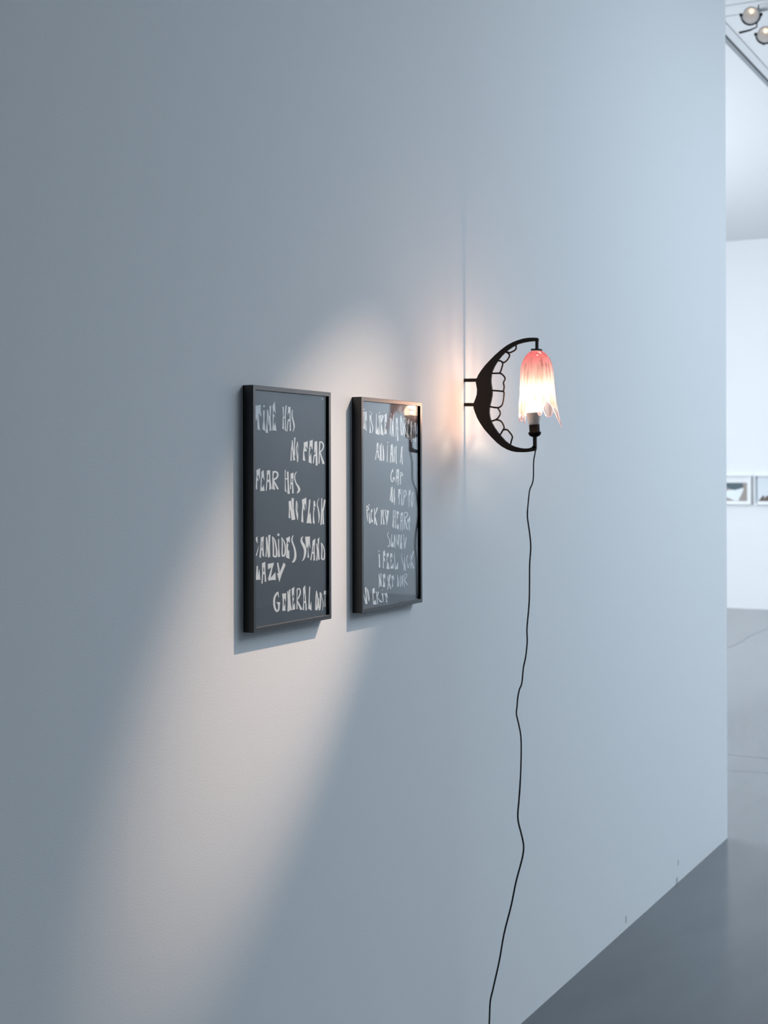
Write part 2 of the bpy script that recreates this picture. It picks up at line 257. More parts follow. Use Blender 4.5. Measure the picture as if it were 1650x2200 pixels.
TEXT_A=[["TIME HAS","0 -1406 2062 -1180 2095 -1189 1982 -1157 1850 -1185 1869 -1251 1928 -1264 1923 -1252 1795 -1211 1571 -1309 1604 -1309 1701 -1317 1844 -1346 1762 -1368 1792 -1384 1924;0 -1061 2105 -1023 2071 -1061 2040 -1099 2068;0 -1099 1983 -1033 1986 -1047 1791 -1012 1586 -1006 1561 -1126 1602 -1087 1790;0 -947 2007 -908 2008 -915 1858 -935 1712 -909 1532 -1001 1535 -977 1670 -947 1857;1 -941 1990 -900 1806 -889 1683 -903 1994 -869 1808 -873 1683;1 -873 1683 -834 1881 -889 1683 -868 1881;0 -860 2088 -786 2091 -812 1861 -785 1582 -854 1572 -845 1829;0 -743 2087 -659 2188 -640 2097 -618 1934 -686 2001 -709 1917 -667 1910 -647 1869 -694 1874 -706 1719 -691 1667 -642 1763 -584 1585 -750 1590 -730 1781 -737 1885 -717 1969;0 -356 2085 -301 2091 -312 1878 -297 1620 -363 1629 -346 1824 -335 1919;0 -235 2118 -186 2120 -228 1902 -217 1585 -263 1595 -256 1848 -272 1890;1 -322 1845 -233 1870 -342 1868 -251 1891;0 -130 2098 -33 2095 -38 1887 -16 1596 -72 1594 -71 1801 -122 1789 -163 1581 -197 1581 -168 1735 -142 1831 -75 1846 -70 1960 -111 1980 -141 1910 -147 1947 -131 2022;1 28 2040 15 2007 3 1964 0 1920 5 1876 22 1837 41 1801 60 1759 73 1719 78 1688 75 1659 64 1617 54 1583 56 2038 49 2006 43 1964 46 1923 57 1882 77 1847 101 1811 120 1767 134 1724 133 1689 123 1656 96 1614 69 1581;0 1245 2338 1343 2337 1288 2298"],["NO FEAR","0 12 1399 48 1400 52 1272 3 1165 12 968 -45 970 -24 1186 7 1314;1 24 1373 29 1218 67 977 52 1374 74 1220 148 983;1 108 1461 95 1273 84 1081 165 1460 132 1273 145 1082;1 233 1378 212 1331 189 1276 178 1244 174 1210 186 1155 202 1092 215 1011 224 944 253 1376 240 1329 226 1273 212 1243 207 1211 221 1158 239 1094 254 1013 265 946;1 233 1376 244 1332 253 1275 246 1221 240 1168 247 1127 254 1082 246 1009 237 946 253 1378 264 1334 273 1276 265 1221 256 1168 267 1128 279 1083 273 1008 265 945;0 498 1360 664 1396 653 1222 628 1238 596 1297 554 1226 596 1237 623 1189 606 1173 512 1174 522 1118 563 972 459 982 470 1171 485 1214 502 1279;0 745 1403 873 1429 861 1214 840 1230 787 1300 750 1250 786 1240 754 1202 743 1142 754 1055 807 1142 821 914 696 946 712 1174 734 1305;0 947 1390 1059 1403 1065 1178 1078 876 992 876 993 1079 946 1073 913 920 876 919 903 1078 935 1111 985 1122 979 1221 946 1144 925 1133 936 1253;0 1142 1394 1196 1395 1173 1179 1161 915 1113 915 1130 1179;1 1159 1364 1200 1369 1237 1369 1267 1355 1296 1331 1305 1308 1301 1283 1282 1251 1252 1221 1204 1196 1162 1179 1146 1390 1194 1399 1264 1400 1315 1373 1345 1341 1358 1311 1352 1279 1328 1242 1291 1207 1240 1178 1197 1158;1 1161 1166 1217 1043 1285 903 1198 1172 1280 1053 1377 918"],["FEAR HAS","0 -1351 773 -1213 814 -1224 573 -1248 614 -1285 691 -1323 624 -1276 588 -1286 544 -1314 578 -1327 532 -1324 379 -1377 400 -1361 604 -1342 665;0 -1172 737 -1077 778 -1053 562 -1087 603 -1125 639 -1158 583 -1144 562 -1164 511 -1158 429 -1120 423 -1075 484 -1050 353 -1212 350 -1196 450 -1188 593 -1163 665;0 -924 768 -837 778 -828 602 -781 399 -868 361 -871 571 -882 695;0 -966 762 -920 768 -924 664 -935 550 -968 354 -1007 360 -979 520 -963 623;0 -966 762 -837 778 -843 695 -953 680;1 -964 533 -858 529 -963 579 -858 581;0 -746 749 -672 752 -712 653 -703 549 -645 366 -762 388 -755 549;1 -720 711 -680 719 -637 724 -609 718 -588 706 -576 689 -576 667 -596 641 -626 620 -680 608 -730 603 -742 751 -694 757 -630 759 -573 747 -530 725 -512 694 -515 660 -539 624 -583 592 -649 571 -702 558;1 -742 557 -653 468 -569 372 -691 572 -597 483 -505 389;0 -267 779 -233 779 -243 546 -229 377 -190 308 -274 341 -269 546;0 -187 742 -121 744 -108 492 -73 280 -166 279 -159 440;1 -258 582 -168 582 -258 605 -168 605;0 25 715 82 723 60 523 84 286 18 287 23 502 36 603;0 -40 704 0 710 -13 523 -30 375 -66 379 -45 524;0 -40 704 82 723 69 603 -33 598;1 -38 471 64 475 -45 513 56 518;1 188 745 155 721 119 686 102 643 100 596 121 544 154 496 186 461 216 432 245 397 259 369 254 353 238 335 221 311 207 291 209 738 182 713 154 680 142 641 144 599 166 551 199 506 238 478 280 451 323 414 353 373 338 337 307 311 264 293 226 282"],["NO FLESH","0 -120 121 -29 141 -20 13 -81 -92 -51 -241 -126 -215 -105 -38;1 -80 130 -60 -42 0 -270 -19 132 20 -38 120 -261;0 -9 188 87 187 82 -21 146 -263 20 -273 31 -41;1 177 132 172 75 166 10 161 -22 160 -56 172 -113 188 -175 211 -233 230 -277 202 131 207 74 211 8 204 -25 200 -55 218 -111 241 -172 248 -232 251 -276;1 185 130 210 86 232 29 226 -25 217 -78 227 -121 237 -164 236 -225 232 -276 205 133 230 88 252 29 244 -26 233 -78 247 -120 262 -164 257 -226 249 -277;0 413 149 597 189 595 -98 575 0 558 76 516 23 533 -53 520 -96 478 -30 457 -127 477 -341 385 -318 411 -104 433 25;0 717 144 770 143 726 -112 705 -198 764 -124 810 -375 704 -356 602 -358 663 -143;0 898 102 945 125 979 35 1000 -31 966 13 929 -29 957 -52 929 -84 907 -182 913 -204 949 -389 863 -355 879 -159 897 -29;1 1128 166 1094 139 1057 101 1042 64 1041 22 1060 -32 1082 -90 1096 -151 1103 -210 1109 -256 1109 -296 1101 -340 1093 -373 1143 161 1113 134 1082 97 1072 63 1076 23 1102 -28 1133 -87 1152 -150 1164 -210 1159 -258 1148 -300 1127 -343 1106 -375;1 1229 168 1229 115 1228 41 1225 -31 1218 -124 1202 -278 1186 -411 1268 167 1268 114 1267 40 1269 -33 1266 -126 1254 -281 1243 -414;1 1343 136 1321 50 1296 -46 1279 -79 1271 -125 1272 -269 1276 -402 1430 128 1395 42 1356 -53 1335 -85 1323 -127 1333 -270 1346 -403;1 1269 -119 1356 -93 1217 -76 1304 -50"],["CANDIDES STAND","0 -1320 -560 -1307 -708 -1348 -666 -1389 -623 -1367 -578;0 -1274 -735 -1293 -842 -1350 -951 -1391 -949 -1331 -861;0 -1122 -578 -1080 -567 -1104 -748 -1067 -987 -1139 -957 -1138 -839 -1137 -695;0 -1194 -585 -1150 -582 -1164 -766 -1196 -1001 -1250 -982 -1214 -795;1 -1194 -847 -1122 -845 -1204 -806 -1132 -804;0 -1188 -585 -1080 -567 -1092 -667 -1188 -673;0 -1002 -583 -965 -595 -980 -795 -975 -994 -1025 -984 -999 -794;1 -998 -589 -979 -798 -927 -993 -960 -589 -903 -796 -842 -990;0 -915 -555 -830 -545 -851 -781 -840 -994 -929 -1013 -903 -799;1 -769 -582 -764 -641 -757 -714 -750 -774 -747 -838 -747 -923 -749 -993 -753 -582 -727 -639 -699 -713 -694 -775 -692 -840 -691 -926 -691 -997;1 -768 -591 -728 -627 -684 -678 -658 -749 -641 -824 -629 -886 -628 -936 -638 -977 -644 -993 -666 -982 -708 -960 -746 -584 -695 -617 -636 -671 -604 -746 -583 -823 -565 -886 -558 -942 -572 -991 -620 -1027 -701 -1011 -752 -987;0 -526 -530 -487 -544 -479 -565 -503 -582 -526 -586 -558 -577 -571 -553 -558 -536;0 -542 -649 -499 -650 -500 -797 -461 -1017 -550 -1020 -534 -848;1 -410 -618 -405 -676 -401 -750 -402 -818 -405 -886 -405 -952 -404 -1002 -390 -618 -369 -675 -349 -751 -352 -821 -358 -888 -353 -954 -348 -1004;1 -410 -621 -366 -667 -317 -726 -293 -782 -282 -840 -283 -894 -294 -941 -310 -976 -324 -992 -335 -986 -359 -976 -390 -615 -334 -659 -273 -719 -244 -780 -230 -840 -225 -898 -231 -950 -250 -991 -289 -1021 -353 -1020 -393 -1008;0 -229 -646 -73 -605 -84 -753 -135 -703 -175 -759 -135 -772 -149 -813 -155 -856 -136 -920 -105 -884 -92 -1081 -231 -1042 -210 -895 -221 -789 -195 -716;1 50 -590 17 -613 -16 -647 -23 -684 -10 -728 26 -787 65 -850 89 -914 102 -976 98 -1030 82 -1074 60 -1106 36 -1127 20 -1142 2 -1153 75 -599 52 -623 31 -654 30 -684 45 -723 85 -778 131 -843 164 -911 183 -977 186 -1038 173 -1091 139 -1131 96 -1159 43 -1166 7 -1161;1 452 -629 413 -637 369 -660 350 -699 354 -748 395 -798 438 -844 470 -883 491 -922 496 -966 490 -1013 480 -1057 463 -1095 434 -1126 408 -1148 469 -641 446 -655 427 -674 426 -702 441 -737 486 -775 543 -822 576 -871 595 -921 590 -974 573 -1024 549 -1069 516 -1110 466 -1139 424 -1156;0 544 -643 745 -646 740 -768 760 -910 722 -854 691 -798 669 -928 704 -1103 637 -1089 659 -905 627 -850 600 -892 564 -793;0 915 -712 969 -696 935 -919 955 -1171 887 -1168 892 -971;0 851 -740 904 -732 871 -916 795 -1162 753 -1149 824 -946;1 843 -1020 929 -1019 834 -982 920 -981;0 851 -740 969 -696 957 -832 850 -849;0 1011 -807 1054 -809 1053 -1001 1052 -1182 1003 -1174 1032 -1000;1 1018 -814 1053 -1003 1083 -1159 1048 -813 1109 -1002 1152 -1158;0 1061 -722 1142 -676 1112 -872 1145 -1160 1089 -1168 1091 -893;1 1202 -800 1213 -860 1223 -933 1221 -995 1214 -1053 1209 -1110 1206 -1152 1223 -799 1250 -859 1275 -934 1271 -998 1262 -1056 1264 -1113 1268 -1155;1 1200 -804 1244 -843 1292 -896 1321 -955 1336 -1016 1332 -1074 1318 -1124 1311 -1155 1315 -1161 1286 -1150 1243 -1132 1225 -796 1278 -834 1338 -890 1366 -953 1380 -1017 1382 -1078 1375 -1130 1366 -1165 1325 -1189 1257 -1173 1209 -1153"],["LAZY","0 -1351 -1156 -1298 -1149 -1310 -1291 -1324 -1362 -1248 -1213 -1217 -1442 -1305 -1432 -1390 -1439 -1366 -1287;0 -1077 -1095 -1029 -1087 -1026 -1268 -993 -1492 -1050 -1498 -1059 -1307 -1072 -1203;0 -1153 -1111 -1096 -1104 -1106 -1283 -1130 -1523 -1178 -1515 -1148 -1311;1 -1136 -1338 -1044 -1341 -1145 -1286 -1055 -1284;0 -1153 -1111 -1029 -1087 -1030 -1185 -1140 -1209;0 -934 -1137 -697 -1123 -770 -1200 -924 -1251;1 -749 -1130 -825 -1256 -934 -1454 -701 -1141 -773 -1266 -840 -1472;0 -926 -1483 -819 -1426 -644 -1320 -629 -1485 -771 -1474;0 -584 -1138 -535 -1128 -486 -1270 -467 -1386 -517 -1414 -585 -1347 -526 -1356 -555 -1244;0 -327 -1140 -248 -1194 -408 -1390 -494 -1536 -585 -1347 -487 -1385 -467 -1323"],["GENERAL DUST","0 -597 -1733 -532 -1733 -505 -1855 -539 -1832 -558 -1788;1 -563 -1732 -593 -1738 -636 -1756 -682 -1794 -721 -1844 -734 -1898 -733 -1953 -725 -2010 -704 -2065 -663 -2114 -599 -2150 -523 -2137 -488 -2102 -479 -2055 -480 -2015 -533 -1762 -552 -1768 -578 -1782 -617 -1816 -650 -1859 -660 -1906 -659 -1957 -649 -2010 -630 -2058 -598 -2096 -580 -2111 -578 -2107 -552 -2087 -542 -2047 -539 -2009;0 -608 -1941 -466 -1953 -470 -2010 -520 -2011 -510 -2054 -549 -2051 -549 -1998;0 -390 -1785 -231 -1784 -235 -1971 -261 -1938 -281 -1883 -331 -1922 -301 -1934 -321 -1964 -328 -2059 -292 -2030 -261 -1969 -258 -2151 -382 -2138 -361 -1961 -371 -1876;0 -186 -1753 -150 -1740 -141 -1926 -102 -2178 -182 -2171 -167 -1956;1 -180 -1755 -144 -1929 -101 -2156 -140 -1755 -77 -1929 -1 -2157;0 -120 -1726 -59 -1710 -66 -1900 -15 -2168 -91 -2089;0 -12 -1708 98 -1678 82 -1891 52 -1814 21 -1907 72 -1890 82 -1944 47 -1994 61 -2081 113 -2000 128 -2150 14 -2162 27 -1971 1 -1831;0 190 -1733 237 -1726 216 -1901 225 -2159 177 -2149 191 -1921;1 220 -1753 255 -1744 284 -1740 295 -1749 310 -1771 313 -1804 303 -1840 277 -1876 244 -1907 212 -1930 186 -1944 192 -1727 234 -1717 294 -1713 341 -1738 363 -1770 367 -1809 356 -1851 326 -1890 290 -1925 253 -1949 224 -1964;1 190 -1967 253 -2073 338 -2189 220 -1962 321 -2062 421 -2177;0 486 -1706 539 -1672 559 -1874 610 -2213 546 -2213 537 -2013 517 -1860;0 449 -1731 497 -1718 496 -1923 488 -2203 432 -2187 468 -1975;1 473 -2050 563 -2052 463 -2007 553 -2009;0 449 -1731 539 -1672 553 -1841 465 -1856;0 703 -1717 750 -1720 727 -1941 726 -2147 790 -2033 804 -2239 662 -2185 685 -1938;1 995 -1825 982 -1882 968 -1960 964 -2043 961 -2123 955 -2191 950 -2238 1016 -1827 1019 -1885 1020 -1964 1018 -2047 1017 -2128 1026 -2196 1036 -2244;1 989 -1827 1010 -1879 1033 -1945 1045 -1999 1050 -2054 1044 -2122 1030 -2181 1004 -2217 979 -2239 1022 -1825 1048 -1878 1076 -1945 1086 -2000 1089 -2057 1092 -2127 1085 -2191 1056 -2233 1028 -2256;1 1104 -1992 1093 -2061 1086 -2145 1091 -2215 1106 -2266 1181 -2251 1196 -2200 1206 -2122 1210 -2034 1215 -1946 1218 -1880 1134 -1995 1128 -2065 1125 -2148 1142 -2216 1160 -2252 1120 -2238 1136 -2191 1149 -2116 1158 -2030 1150 -1942 1140 -1875;1 1249 -1914 1230 -1935 1217 -1969 1237 -2013 1261 -2062 1273 -2113 1277 -2161 1273 -2196 1264 -2225 1254 -2253 1246 -2273 1261 -1918 1247 -1939 1239 -1970 1262 -2011 1291 -2061 1304 -2114 1308 -2163 1299 -2200 1286 -2229 1271 -2256 1259 -2276;0 1332 -1856 1435 -1847 1430 -1963 1386 -1926 1389 -2203 1356 -2200 1369 -1925 1320 -1943"]]
